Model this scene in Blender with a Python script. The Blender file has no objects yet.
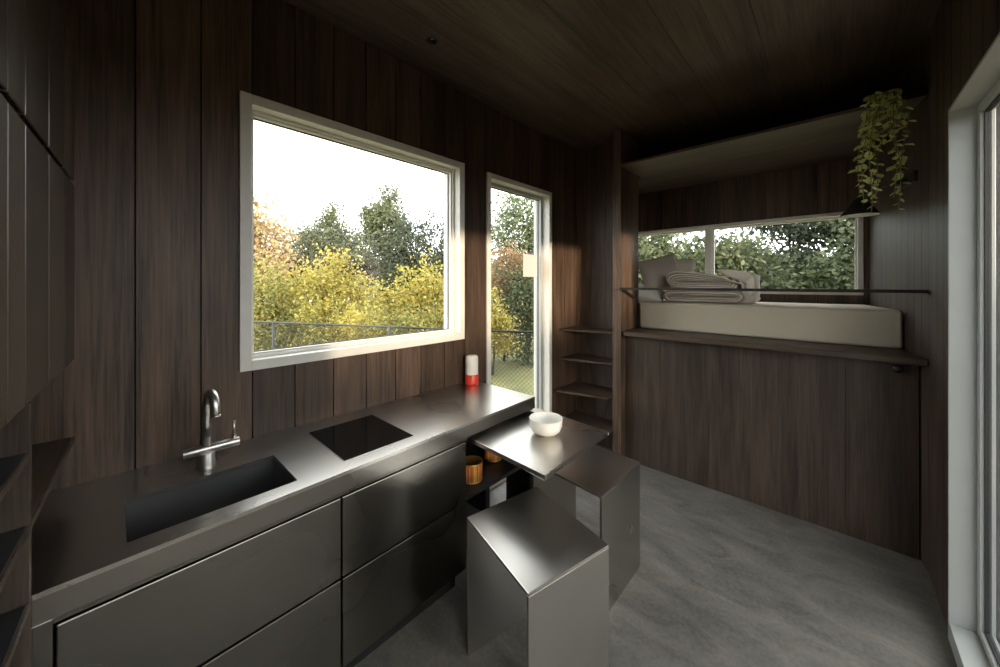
import bpy, math, random
import numpy as np
from mathutils import Vector, Matrix
random.seed(7)
scene = bpy.context.scene
col = scene.collection
R = math.radians

# ------------------------------------------------------------------ camera
cam_d = bpy.data.cameras.new('camera')
cam = bpy.data.objects.new('camera', cam_d); col.objects.link(cam)
cam.location = (1.85, 0.0, 1.5)
cam.rotation_euler = (R(90), 0, R(42.854))
cam_d.sensor_width = 36.0
cam_d.lens = 36.0 * 360 / 1000
cam_d.shift_y = -0.0495
cam_d.clip_start = 0.01
scene.camera = cam

# ------------------------------------------------------------------ view
vs = scene.view_settings
vs.view_transform = 'Standard'; vs.look = 'None'; vs.gamma = 1.0
vs.use_curve_mapping = False
vs.exposure = 1.08

# ------------------------------------------------------------------ overcast sky
SKY = 2.6
world = bpy.data.worlds.new('overcast_sky'); scene.world = world
world.use_nodes = True
wn = world.node_tree; wn.nodes.clear()
w_out = wn.nodes.new('ShaderNodeOutputWorld'); w_bg = wn.nodes.new('ShaderNodeBackground')
w_tc = wn.nodes.new('ShaderNodeTexCoord'); w_map = wn.nodes.new('ShaderNodeMapping')
w_map.inputs['Scale'].default_value = (1.6, 1.6, 4.5)
w_ns = wn.nodes.new('ShaderNodeTexNoise'); w_ns.inputs['Scale'].default_value = 2.2
w_ns.inputs['Detail'].default_value = 7; w_ns.inputs['Roughness'].default_value = 0.55
w_rp = wn.nodes.new('ShaderNodeValToRGB')
w_rp.color_ramp.elements[0].position = 0.36; w_rp.color_ramp.elements[0].color = (0.80, 0.86, 0.93, 1)
w_rp.color_ramp.elements[1].position = 0.60; w_rp.color_ramp.elements[1].color = (1.0, 0.985, 0.96, 1)
wn.links.new(w_tc.outputs['Generated'], w_map.inputs['Vector'])
wn.links.new(w_map.outputs['Vector'], w_ns.inputs['Vector'])
wn.links.new(w_ns.outputs['Fac'], w_rp.inputs['Fac'])
wn.links.new(w_rp.outputs['Color'], w_bg.inputs['Color'])
w_bg.inputs['Strength'].default_value = SKY
wn.links.new(w_bg.outputs['Background'], w_out.inputs['Surface'])

# low hazy afternoon sun, entering by the sliding door
sun_d = bpy.data.lights.new('sun', 'SUN'); sun_d.energy = 3.0; sun_d.angle = R(2.5)
sun_d.color = (1.0, .80, .60)
sun = bpy.data.objects.new('sun', sun_d); col.objects.link(sun)
sun.location = (12, -7, 4)
sun.rotation_euler = Vector((-1.0, .45, -.15)).to_track_quat('-Z', 'Y').to_euler()

# ------------------------------------------------------------------ materials
M = {}
def new_mat(name):
    m = bpy.data.materials.new(name); m.use_nodes = True
    nt = m.node_tree; b = nt.nodes['Principled BSDF']
    M[name] = m
    return m, nt, b

def plain(name, color, rough=0.5, metal=0.0, spec=0.5, noise=0.0, scale=40.0, bump=0.0):
    m, nt, b = new_mat(name)
    b.inputs['Base Color'].default_value = (*color, 1)
    b.inputs['Roughness'].default_value = rough
    b.inputs['Metallic'].default_value = metal
    b.inputs['Specular IOR Level'].default_value = spec
    if noise or bump:
        tc = nt.nodes.new('ShaderNodeTexCoord')
        ns = nt.nodes.new('ShaderNodeTexNoise'); ns.inputs['Scale'].default_value = scale
        ns.inputs['Detail'].default_value = 5
        nt.links.new(tc.outputs['Object'], ns.inputs['Vector'])
        if noise:
            rp = nt.nodes.new('ShaderNodeValToRGB')
            rp.color_ramp.elements[0].position = .3; rp.color_ramp.elements[1].position = .7
            rp.color_ramp.elements[0].color = (*[c*(1-noise) for c in color], 1)
            rp.color_ramp.elements[1].color = (*[min(1, c*(1+noise)) for c in color], 1)
            nt.links.new(ns.outputs['Fac'], rp.inputs['Fac'])
            nt.links.new(rp.outputs['Color'], b.inputs['Base Color'])
        if bump:
            bp = nt.nodes.new('ShaderNodeBump'); bp.inputs['Strength'].default_value = bump
            bp.inputs['Distance'].default_value = 0.003
            nt.links.new(ns.outputs['Fac'], bp.inputs['Height'])
            nt.links.new(bp.outputs['Normal'], b.inputs['Normal'])
    return m

def wood(name, axis, dark, light, rough=0.5, tint=0.35):
    """dark stained timber, grain running along axis 0/1/2 of the world"""
    m, nt, b = new_mat(name)
    geo = nt.nodes.new('ShaderNodeNewGeometry')
    oi = nt.nodes.new('ShaderNodeObjectInfo')
    add = nt.nodes.new('ShaderNodeVectorMath'); add.operation = 'ADD'
    mul = nt.nodes.new('ShaderNodeVectorMath'); mul.operation = 'SCALE'
    mul.inputs['Scale'].default_value = 13.7
    cmb = nt.nodes.new('ShaderNodeCombineXYZ')
    for i in range(3): nt.links.new(oi.outputs['Random'], cmb.inputs[i])
    nt.links.new(cmb.outputs['Vector'], mul.inputs[0])
    nt.links.new(geo.outputs['Position'], add.inputs[0]); nt.links.new(mul.outputs['Vector'], add.inputs[1])
    def streak(sc_along, sc_across, detail):
        mp = nt.nodes.new('ShaderNodeMapping')
        s = [sc_across]*3; s[axis] = sc_along
        mp.inputs['Scale'].default_value = s
        nt.links.new(add.outputs['Vector'], mp.inputs['Vector'])
        n = nt.nodes.new('ShaderNodeTexNoise'); n.inputs['Scale'].default_value = 1.0
        n.inputs['Detail'].default_value = detail; n.inputs['Roughness'].default_value = .62
        n.inputs['Distortion'].default_value = .25
        nt.links.new(mp.outputs['Vector'], n.inputs['Vector'])
        return n
    fine = streak(3.0, 110.0, 5); broad = streak(1.1, 13.0, 4)
    mixf = nt.nodes.new('ShaderNodeMath'); mixf.operation = 'MULTIPLY_ADD'
    mixf.inputs[1].default_value = 0.5
    half = nt.nodes.new('ShaderNodeMath'); half.operation = 'MULTIPLY'; half.inputs[1].default_value = 0.5
    nt.links.new(broad.outputs['Fac'], half.inputs[0])
    nt.links.new(fine.outputs['Fac'], mixf.inputs[0]); nt.links.new(half.outputs['Value'], mixf.inputs[2])
    rp = nt.nodes.new('ShaderNodeValToRGB')
    rp.color_ramp.elements[0].position = .36; rp.color_ramp.elements[0].color = (*dark, 1)
    rp.color_ramp.elements[1].position = .66; rp.color_ramp.elements[1].color = (*light, 1)
    nt.links.new(mixf.outputs['Value'], rp.inputs['Fac'])
    hsv = nt.nodes.new('ShaderNodeHueSaturation')
    mr = nt.nodes.new('ShaderNodeMapRange')
    mr.inputs['To Min'].default_value = 1 - tint; mr.inputs['To Max'].default_value = 1 + tint
    nt.links.new(oi.outputs['Random'], mr.inputs['Value'])
    nt.links.new(mr.outputs['Result'], hsv.inputs['Value'])
    nt.links.new(rp.outputs['Color'], hsv.inputs['Color'])
    nt.links.new(hsv.outputs['Color'], b.inputs['Base Color'])
    b.inputs['Roughness'].default_value = rough
    b.inputs['Specular IOR Level'].default_value = 0.4
    bp = nt.nodes.new('ShaderNodeBump'); bp.inputs['Strength'].default_value = .25
    bp.inputs['Distance'].default_value = .002
    nt.links.new(fine.outputs['Fac'], bp.inputs['Height'])
    nt.links.new(bp.outputs['Normal'], b.inputs['Normal'])
    return m

def steel(name, c0, c1, r0, r1):
    """waxed hot-rolled steel: softly clouded colour and sheen"""
    m, nt, b = new_mat(name)
    geo = nt.nodes.new('ShaderNodeNewGeometry')
    n1 = nt.nodes.new('ShaderNodeTexNoise'); n1.inputs['Scale'].default_value = 3.0
    n1.inputs['Detail'].default_value = 1.5; n1.inputs['Roughness'].default_value = .5
    nt.links.new(geo.outputs['Position'], n1.inputs['Vector'])
    mc = nt.nodes.new('ShaderNodeMix'); mc.data_type = 'RGBA'
    mc.inputs['A'].default_value = (*c0, 1); mc.inputs['B'].default_value = (*c1, 1)
    nt.links.new(n1.outputs['Fac'], mc.inputs['Factor'])
    nt.links.new(mc.outputs['Result'], b.inputs['Base Color'])
    n2 = nt.nodes.new('ShaderNodeTexNoise'); n2.inputs['Scale'].default_value = 2.3
    n2.inputs['Detail'].default_value = 1
    nt.links.new(geo.outputs['Position'], n2.inputs['Vector'])
    mr = nt.nodes.new('ShaderNodeMapRange')
    mr.inputs['To Min'].default_value = r0; mr.inputs['To Max'].default_value = r1
    nt.links.new(n2.outputs['Fac'], mr.inputs['Value'])
    nt.links.new(mr.outputs['Result'], b.inputs['Roughness'])
    b.inputs['Metallic'].default_value = 1.0
    return m

WD, WL = (0.0185, 0.0112, 0.0073), (0.122, 0.074, 0.0475)
wood('wood_vertical', 2, WD, WL, .48)
wood('wood_along', 1, (0.026, 0.0175, 0.012), (0.115, 0.077, 0.053), .5, .12)
wood('wood_across', 0, (0.024, 0.0155, 0.0105), (0.098, 0.064, 0.043), .45, .12)
wood('wood_cabinet', 2, (0.036, 0.026, 0.019), (0.105, 0.079, 0.060), .27, .3)
wood('bounce_deck_wood', 1, (.16, .12, .085), (.34, .27, .20), .7, .2)  # pale timber of the added deck that bounces warm light
wood('wood_bed', 2, (0.019, 0.0122, 0.0085), (0.076, 0.050, 0.035), .5, .12)
plain('wood_backing', (0.010, 0.007, 0.005), .8)
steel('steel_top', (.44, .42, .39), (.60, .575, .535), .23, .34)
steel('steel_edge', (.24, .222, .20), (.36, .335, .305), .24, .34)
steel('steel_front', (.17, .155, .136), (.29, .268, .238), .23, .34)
steel('steel_stool', (.42, .395, .36), (.58, .55, .505), .24, .35)
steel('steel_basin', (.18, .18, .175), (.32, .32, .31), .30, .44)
plain('steel_bright', (.58, .55, .51), .34, 1.0)
plain('steel_black', (.012, .012, .013), .45, 0.0)
plain('black_glass', (.004, .004, .004), .12, 0.0, .12)
plain('white_frame', (.66, .63, .57), .42, noise=.05, scale=12)
plain('white_metal', (.36, .365, .35), .35, noise=.03, scale=10)
plain('gasket', (.02, .02, .02), .6)
plain('mattress_fabric', (.47, .405, .305), .9, noise=.10, scale=260, bump=.3)
plain('pillow_taupe', (.42, .35, .29), .9, noise=.15, scale=300, bump=.3)
plain('pillow_light', (.60, .53, .44), .9, noise=.1, scale=300, bump=.3)
plain('pillow_white', (.75, .71, .64), .9, noise=.05, scale=200, bump=.2)
plain('ceramic', (.80, .77, .70), .35, noise=.03, scale=30)
plain('red_enamel', (.62, .045, .02), .35)
plain('cream_plastic', (.78, .74, .66), .5)
plain('lamp_black', (.012, .012, .012), .4)
plain('lamp_diffuser', (.93, .92, .88), .5)
plain('paper', (.60, .585, .55), .8)
plain('bark', (.06, .045, .033), .9, noise=.4, scale=12, bump=.6)
plain('wicker', (.10, .065, .035), .8, noise=.4, scale=90, bump=.6)
plain('galvanised', (.06, .06, .055), .7, 0)
plain('shed_cladding', (.035, .036, .037), .7, noise=.25, scale=6)
plain('cabin_cladding', (.03, .026, .023), .7)

def concrete():
    m, nt, b = new_mat('concrete')
    geo = nt.nodes.new('ShaderNodeNewGeometry')
    n1 = nt.nodes.new('ShaderNodeTexNoise'); n1.inputs['Scale'].default_value = 4.5
    n1.inputs['Detail'].default_value = 9; n1.inputs['Roughness'].default_value = .65
    n1.inputs['Distortion'].default_value = .8
    n2 = nt.nodes.new('ShaderNodeTexNoise'); n2.inputs['Scale'].default_value = 60
    n2.inputs['Detail'].default_value = 4
    mp = nt.nodes.new('ShaderNodeMapping'); mp.inputs['Rotation'].default_value = (0, 0, R(38)); mp.inputs['Scale'].default_value = (.8, 1.7, 1)
    nt.links.new(geo.outputs['Position'], mp.inputs['Vector']); nt.links.new(mp.outputs['Vector'], n1.inputs['Vector'])
    nt.links.new(geo.outputs['Position'], n2.inputs['Vector'])
    mx = nt.nodes.new('ShaderNodeMath'); mx.operation = 'MULTIPLY_ADD'; mx.inputs[1].default_value = .3
    h = nt.nodes.new('ShaderNodeMath'); h.operation = 'MULTIPLY'; h.inputs[1].default_value = .7
    nt.links.new(n1.outputs['Fac'], h.inputs[0])
    nt.links.new(n2.outputs['Fac'], mx.inputs[0]); nt.links.new(h.outputs['Value'], mx.inputs[2])
    rp = nt.nodes.new('ShaderNodeValToRGB')
    rp.color_ramp.elements[0].position = .33; rp.color_ramp.elements[0].color = (.078, .0715, .062, 1)
    rp.color_ramp.elements[1].position = .68; rp.color_ramp.elements[1].color = (.195, .178, .154, 1)
    nt.links.new(mx.outputs['Value'], rp.inputs['Fac'])
    nt.links.new(rp.outputs['Color'], b.inputs['Base Color'])
    b.inputs['Roughness'].default_value = .55
    bp = nt.nodes.new('ShaderNodeBump'); bp.inputs['Strength'].default_value = .15
    bp.inputs['Distance'].default_value = .003
    nt.links.new(n2.outputs['Fac'], bp.inputs['Height']); nt.links.new(bp.outputs['Normal'], b.inputs['Normal'])
concrete()

def glass():
    m, nt, b = new_mat('glass')
    nt.nodes.remove(b)
    out = nt.nodes['Material Output']
    tr = nt.nodes.new('ShaderNodeBsdfTransparent'); tr.inputs['Color'].default_value = (.95, .965, .96, 1)
    gl = nt.nodes.new('ShaderNodeBsdfGlossy'); gl.inputs['Roughness'].default_value = 0.0
    fr = nt.nodes.new('ShaderNodeFresnel'); fr.inputs['IOR'].default_value = 1.25
    mx = nt.nodes.new('ShaderNodeMixShader')
    # reflect once per pane, on the face the light enters
    geo = nt.nodes.new('ShaderNodeNewGeometry')
    inv = nt.nodes.new('ShaderNodeMath'); inv.operation = 'SUBTRACT'; inv.inputs[0].default_value = 1.0
    nt.links.new(geo.outputs['Backfacing'], inv.inputs[1])
    ml = nt.nodes.new('ShaderNodeMath'); ml.operation = 'MULTIPLY'
    nt.links.new(fr.outputs['Fac'], ml.inputs[0]); nt.links.new(inv.outputs['Value'], ml.inputs[1])
    nt.links.new(ml.outputs['Value'], mx.inputs['Fac'])
    nt.links.new(tr.outputs['BSDF'], mx.inputs[1]); nt.links.new(gl.outputs['BSDF'], mx.inputs[2])
    nt.links.new(mx.outputs['Shader'], out.inputs['Surface'])
glass()

def leafmat(name, cols, trans=.35, rough=.6):
    m, nt, b = new_mat(name)
    out = nt.nodes['Material Output']
    geo = nt.nodes.new('ShaderNodeNewGeometry')
    rp = nt.nodes.new('ShaderNodeValToRGB')
    el = rp.color_ramp.elements
    while len(el) < len(cols): el.new(.5)
    for i, c in enumerate(cols):
        el[i].position = i / (len(cols)-1); el[i].color = (*c, 1)
    nt.links.new(geo.outputs['Random Per Island'], rp.inputs['Fac'])
    nt.links.new(rp.outputs['Color'], b.inputs['Base Color'])
    b.inputs['Roughness'].default_value = rough
    b.inputs['Specular IOR Level'].default_value = .25
    tl = nt.nodes.new('ShaderNodeBsdfTranslucent'); nt.links.new(rp.outputs['Color'], tl.inputs['Color'])
    mx = nt.nodes.new('ShaderNodeMixShader'); mx.inputs['Fac'].default_value = trans
    nt.links.new(b.outputs['BSDF'], mx.inputs[1]); nt.links.new(tl.outputs['BSDF'], mx.inputs[2])
    nt.links.new(mx.outputs['Shader'], out.inputs['Surface'])
leafmat('leaf_yellow', [(.34, .265, .05), (.50, .39, .075), (.57, .47, .13), (.41, .37, .10), (.20, .20, .06)])
leafmat('leaf_lime', [(0.153, 0.167, 0.057), (0.318, 0.294, 0.090), (0.243, 0.255, 0.083), (0.433, 0.357, 0.102), (0.114, 0.114, 0.045)])
leafmat('leaf_orange', [(.38, .26, .13), (.50, .38, .21), (.44, .33, .15), (.28, .20, .10)])
leafmat('leaf_red', [(.28, .14, .08), (.36, .22, .12), (.22, .19, .08), (.30, .14, .09)])
leafmat('leaf_green', [(.085, .10, .05), (.13, .15, .075), (.18, .195, .10), (.065, .08, .045)])
leafmat('leaf_dark', [(.055, .07, .045), (.085, .10, .065), (.12, .135, .085), (.045, .058, .04)])
leafmat('leaf_pale', [(0.102, 0.133, 0.061), (0.163, 0.194, 0.102), (0.224, 0.245, 0.143), (0.072, 0.097, 0.046)])
leafmat('leaf_brown', [(0.102, 0.076, 0.051), (0.153, 0.111, 0.072), (0.076, 0.064, 0.043)])
leafmat('grass_blades', [(.20, .19, .06), (.30, .27, .09), (.14, .16, .05)], .2)
leafmat('houseplant_leaf', [(.40, .46, .15), (.54, .58, .20), (.64, .66, .28), (.32, .38, .12)], .25, .4)
plain('plant_stem', (.20, .19, .06), .6)

def blanket_mat():
    m, nt, b = new_mat('blanket_knit')
    tc = nt.nodes.new('ShaderNodeTexCoord')
    wv = nt.nodes.new('ShaderNodeTexWave'); wv.wave_type = 'BANDS'; wv.bands_direction = 'Y'
    wv.inputs['Scale'].default_value = 14; wv.inputs['Distortion'].default_value = .8
    wv.inputs['Detail'].default_value = 1
    nt.links.new(tc.outputs['UV'], wv.inputs['Vector'])
    rp = nt.nodes.new('ShaderNodeValToRGB')
    rp.color_ramp.elements[0].position = .25; rp.color_ramp.elements[0].color = (.26, .22, .18, 1)
    rp.color_ramp.elements[1].position = .6; rp.color_ramp.elements[1].color = (.62, .55, .46, 1)
    nt.links.new(wv.outputs['Fac'], rp.inputs['Fac']); nt.links.new(rp.outputs['Color'], b.inputs['Base Color'])
    b.inputs['Roughness'].default_value = .95
    bp = nt.nodes.new('ShaderNodeBump'); bp.inputs['Distance'].default_value = .006
    nt.links.new(wv.outputs['Fac'], bp.inputs['Height']); nt.links.new(bp.outputs['Normal'], b.inputs['Normal'])
blanket_mat()

def tin_mat():
    """printed tin: vertical bands of orange, brown and lime between gold rims"""
    m, nt, b = new_mat('tin_print')
    tc = nt.nodes.new('ShaderNodeTexCoord'); sp = nt.nodes.new('ShaderNodeSeparateXYZ')
    nt.links.new(tc.outputs['UV'], sp.inputs['Vector'])
    ml = nt.nodes.new('ShaderNodeMath'); ml.operation = 'MULTIPLY'; ml.inputs[1].default_value = 7
    fr = nt.nodes.new('ShaderNodeMath'); fr.operation = 'FRACT'
    nt.links.new(sp.outputs['X'], ml.inputs[0]); nt.links.new(ml.outputs['Value'], fr.inputs[0])
    rp = nt.nodes.new('ShaderNodeValToRGB'); rp.color_ramp.interpolation = 'CONSTANT'
    el = rp.color_ramp.elements
    stops = [(0, (.30, .07, .03)), (.22, (.42, .13, .03)), (.42, (.40, .42, .06)), (.5, (.45, .17, .04)),
             (.72, (.20, .05, .03)), (.86, (.48, .24, .05))]
    while len(el) < len(stops): el.new(.5)
    for e, (p, c) in zip(el, stops): e.position = p; e.color = (*c, 1)
    nt.links.new(fr.outputs['Value'], rp.inputs['Fac']); nt.links.new(rp.outputs['Color'], b.inputs['Base Color'])
    b.inputs['Roughness'].default_value = .35
tin_mat()
plain('tin_gold', (.62, .40, .10), .3, .9)

def ground_mat():
    m, nt, b = new_mat('meadow')
    geo = nt.nodes.new('ShaderNodeNewGeometry')
    n = nt.nodes.new('ShaderNodeTexNoise'); n.inputs['Scale'].default_value = 1.4; n.inputs['Detail'].default_value = 9
    nt.links.new(geo.outputs['Position'], n.inputs['Vector'])
    rp = nt.nodes.new('ShaderNodeValToRGB')
    rp.color_ramp.elements[0].position = .35; rp.color_ramp.elements[0].color = (.12, .125, .045, 1)
    rp.color_ramp.elements[1].position = .65; rp.color_ramp.elements[1].color = (.22, .205, .085, 1)
    nt.links.new(n.outputs['Fac'], rp.inputs['Fac']); nt.links.new(rp.outputs['Color'], b.inputs['Base Color'])
    b.inputs['Roughness'].default_value = .95
ground_mat()

# ------------------------------------------------------------------ mesh helpers
class MB:
    def __init__(s): s.v = []; s.f = []; s.uv = {}
    def box(s, x0, x1, y0, y1, z0, z1):
        i = len(s.v)
        s.v += [(x0,y0,z0),(x1,y0,z0),(x1,y1,z0),(x0,y1,z0),(x0,y0,z1),(x1,y0,z1),(x1,y1,z1),(x0,y1,z1)]
        s.f += [(i,i+3,i+2,i+1),(i+4,i+5,i+6,i+7),(i,i+1,i+5,i+4),(i+1,i+2,i+6,i+5),(i+2,i+3,i+7,i+6),(i+3,i,i+4,i+7)]
        return s
    def prism(s, poly, z0, z1):
        """poly: counter-clockwise xy outline"""
        i = len(s.v); n = len(poly)
        s.v += [(x,y,z0) for x,y in poly] + [(x,y,z1) for x,y in poly]
        s.f.append(tuple(i+k for k in reversed(range(n)))); s.f.append(tuple(i+n+k for k in range(n)))
        for k in range(n):
            j = (k+1) % n; s.f.append((i+k, i+j, i+n+j, i+n+k))
        return s
    def hexa(s, p):
        """eight corners: four below (ccw), four above"""
        i = len(s.v); s.v += [tuple(q) for q in p]
        s.f += [(i,i+3,i+2,i+1),(i+4,i+5,i+6,i+7),(i,i+1,i+5,i+4),(i+1,i+2,i+6,i+5),(i+2,i+3,i+7,i+6),(i+3,i,i+4,i+7)]
        return s
    def tube(s, pts, rad, n=10, cap=True):
        pts = [Vector(p) for p in pts]
        if not isinstance(rad, (list, tuple)): rad = [rad]*len(pts)
        i0 = len(s.v); up = None
        for k, p in enumerate(pts):
            t = (pts[min(k+1, len(pts)-1)] - pts[max(k-1, 0)]).normalized()
            if up is None:
                up = Vector((0,0,1)) if abs(t.z) < .9 else Vector((1,0,0))
            a = t.cross(up).normalized(); b = a.cross(t).normalized(); up = b
            for q in range(n):
                w = 2*math.pi*q/n
                s.v.append(tuple(p + (a*math.cos(w) + b*math.sin(w))*rad[k]))
        for k in range(len(pts)-1):
            for q in range(n):
                r = (q+1) % n; a = i0+k*n
                s.f.append((a+q, a+n+q, a+n+r, a+r))
        if cap:
            s.f.append(tuple(i0+q for q in range(n)))
            e = i0+(len(pts)-1)*n
            s.f.append(tuple(e+q for q in reversed(range(n))))
        return s
    def lathe(s, prof, c, n=32):
        """prof: (r, z) from bottom-axis round to the end"""
        i0 = len(s.v); cx, cy, cz = c
        for r, z in prof:
            for q in range(n):
                w = 2*math.pi*q/n
                s.v.append((cx+r*math.cos(w), cy+r*math.sin(w), cz+z))
        for k in range(len(prof)-1):
            for q in range(n):
                r_ = (q+1) % n; a = i0+k*n
                fi = len(s.f); s.f.append((a+q, a+r_, a+n+r_, a+n+q))
                s.uv[fi] = ((q/n, k), ((q+1)/n, k), ((q+1)/n, k+1), (q/n, k+1))
        return s
    def build(s, name, mat, parent=None, smooth=False, bevel=0, seg=2, kind=None, uv=False):
        vs_ = np.array(s.v, dtype=float)
        if parent is not None:
            off = Vector((0,0,0)); p = parent
            while p is not None: off = off + p.location; p = p.parent
        else:
            mn, mx = vs_.min(0), vs_.max(0)
            off = Vector(((mn[0]+mx[0])/2, (mn[1]+mx[1])/2, mn[2]))
        me = bpy.data.meshes.new(name)
        me.from_pydata((vs_ - np.array(off)).tolist(), [], s.f)
        me.validate(); me.update()
        if uv and s.uv:
            l = me.uv_layers.new(name='UVMap')
            for fi, cs in s.uv.items():
                for li, c_ in zip(me.polygons[fi].loop_indices, cs): l.data[li].uv = c_
        me.materials.append(M[mat])
        if smooth:
            for p_ in me.polygons: p_.use_smooth = True
        o = bpy.data.objects.new(name, me); col.objects.link(o)
        if parent is None: o.location = off
        else: o.parent = parent
        if bevel:
            b = o.modifiers.new('bevel', 'BEVEL'); b.width = bevel; b.segments = seg
            b.limit_method = 'ANGLE'; b.angle_limit = R(40)
        if kind: o['kind'] = kind
        return o

def tag(o, label, cat, group=None):
    o['label'] = label; o['category'] = cat
    if group: o['group'] = group
    return o
def thing(name, label, cat, loc, group=None):
    o = bpy.data.objects.new(name, None); col.objects.link(o)
    o.location = loc; o.empty_display_size = .05
    if label: tag(o, label, cat, group)
    return o
def struct(o, label=None):
    o['kind'] = 'structure'
    if label: o['label'] = label
    return o
def B(*a): return MB().box(*a)

# ------------------------------------------------------------------ dimensions
CEIL = 2.80; GROUND = -0.42
YB = -0.50                       # end wall behind the camera
YBED = 2.985                     # front of the bed platform
YBACK = 3.95                     # wall with the ribbon window
XR = 2.212                       # right wall
WIN = (0.410, 1.585, 1.170, 2.275)         # opening of the large window (y0,y1,z0,z1)
DOR = (1.885, 2.620, 0.030, 2.275)         # opening of the glazed door
RWN = (0.10, 1.985, 1.440, 2.045)          # ribbon window (x0,x1,z0,z1)
SLD = (-0.36, 2.400, 0.075, 2.225)         # sliding door (y0,y1,z0,z1)

def grow(o, g): return (o[0]-g, o[1]+g, o[2]-g, o[3]+g)
WINH, DORH, RWNH, SLDH = grow(WIN, .0425), (DOR[0]-.0395, DOR[1]+.0375, -.01, DOR[3]+.0365), grow(RWN, .0275), (SLD[0]-.0125, SLD[1]+.0125, -.01, SLD[3]+.0125)
def slab_with_holes(lo, hi, z0, z1, holes):
    """rectangles of [lo,hi]x[z0,z1] left when holes (a0,a1,b0,b1) are cut"""
    cuts = sorted({lo, hi, *[min(max(h[0], lo), hi) for h in holes], *[min(max(h[1], lo), hi) for h in holes]})
    out = []
    for a, b in zip(cuts, cuts[1:]):
        if b - a < 1e-5: continue
        m = (a+b)/2; segs = [(z0, z1)]
        for h in holes:
            if h[0] < m < h[1]:
                nx = []
                for s0, s1 in segs:
                    if h[2] > s0: nx.append((s0, min(s1, h[2])))
                    if h[3] < s1: nx.append((max(s0, h[3]), s1))
                segs = nx
        for s0, s1 in segs:
            if s1 - s0 > 1e-4: out.append((a, b, s0, s1))
    return out

# ------------------------------------------------------------------ floor, ceiling, walls
struct(B(-.15, 2.40, YB-.15, YBACK+.15, -.12, 0.0).build('floor', 'concrete'), 'grey polished concrete floor')

ceil = thing('ceiling', None, None, (1.1, 1.7, CEIL)); struct(ceil, 'dark stained boarded ceiling')
B(-.15, 2.40, YB-.15, YBACK+.15, CEIL+.018, CEIL+.15).build('ceiling_backing', 'wood_backing', ceil)
LAMP = (.273, 1.164)
x = 0.0; k = 0
while x < XR+.03:
    x1 = min(x+.174, XR+.04)
    mb = MB(); hole = (LAMP[0]-.026, LAMP[0]+.026, LAMP[1]-.026, LAMP[1]+.026)
    for a, b, c0, c1 in slab_with_holes(x+.0007, x1-.0007, YB, YBACK, [hole]):
        mb.box(a, b, c0, c1, CEIL, CEIL+.018)
    mb.build('ceiling_board', 'wood_along', ceil)
    x = x1; k += 1

# left wall
wl = thing('wall_left', None, None, (0, 1.7, 0)); struct(wl, 'dark brown vertical plank wall with the large window')
mb = MB()
for a, b, c0, c1 in slab_with_holes(YB-.15, YBACK+.15, 0, CEIL+.018, [WINH, DORH]): mb.box(-.15, -.016, a, b, c0, c1)
mb.build('wall_backing', 'wood_backing', wl)
mb = MB()
for a, b, c0, c1 in slab_with_holes(YB-.17, YBACK+.17, -.15, CEIL+.17, [WINH, DORH]): mb.box(-.17, -.15, a, b, c0, c1)
mb.build('outer_cladding', 'cabin_cladding', wl)
seams = [YB, -.293, .057, .241, .415, .583, .760, .934, 1.110, 1.284, 1.465, 1.642, 1.835, 1.994, 2.156, 2.347, 2.528, 2.70, 2.875, 3.05, 3.225, 3.40, 3.575, 3.75, YBACK]
for a0, a1 in zip(seams, seams[1:]):
    mb = MB()
    for a, b, c0, c1 in slab_with_holes(a0+.0025, a1-.0025, 0, CEIL, [WINH, DORH]): mb.box(-.016, 0, a, b, c0, c1)
    mb.build('plank', 'wood_vertical', wl)

# end wall behind the camera
wf = thing('wall_front', None, None, (1.1, YB, 0)); struct(wf, 'dark plank end wall behind the tall cupboard')
B(-.15, 2.40, YB-.15, YB-.016, 0, CEIL+.018).build('wall_backing', 'wood_backing', wf)
for i in range(13):
    B(i*.175+.0025, min((i+1)*.175-.0025, XR), YB-.016, YB, 0, CEIL).build('plank', 'wood_vertical', wf)

# back wall with ribbon window
wb = thing('wall_back', None, None, (1.1, YBACK, 0)); struct(wb, 'dark plank wall around the ribbon window above the bed')
mb = MB()
for a, b, c0, c1 in slab_with_holes(-.15, 2.40, 0, CEIL+.018, [RWNH]): mb.box(a, b, YBACK+.016, YBACK+.15, c0, c1)
mb.build('wall_backing', 'wood_backing', wb)
mb = MB()
for a, b, c0, c1 in slab_with_holes(-.17, 2.42, -.15, CEIL+.17, [RWNH]): mb.box(a, b, YBACK+.15, YBACK+.17, c0, c1)
mb.build('outer_cladding', 'cabin_cladding', wb)
for i in range(13):
    mb = MB(); a0, a1 = i*.175, min((i+1)*.175, 2.22)
    for a, b, c0, c1 in slab_with_holes(a0+.0025, a1-.0025, 0, CEIL, [RWNH]): mb.box(a, b, YBACK, YBACK+.016, c0, c1)
    mb.build('plank', 'wood_vertical', wb)

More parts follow.
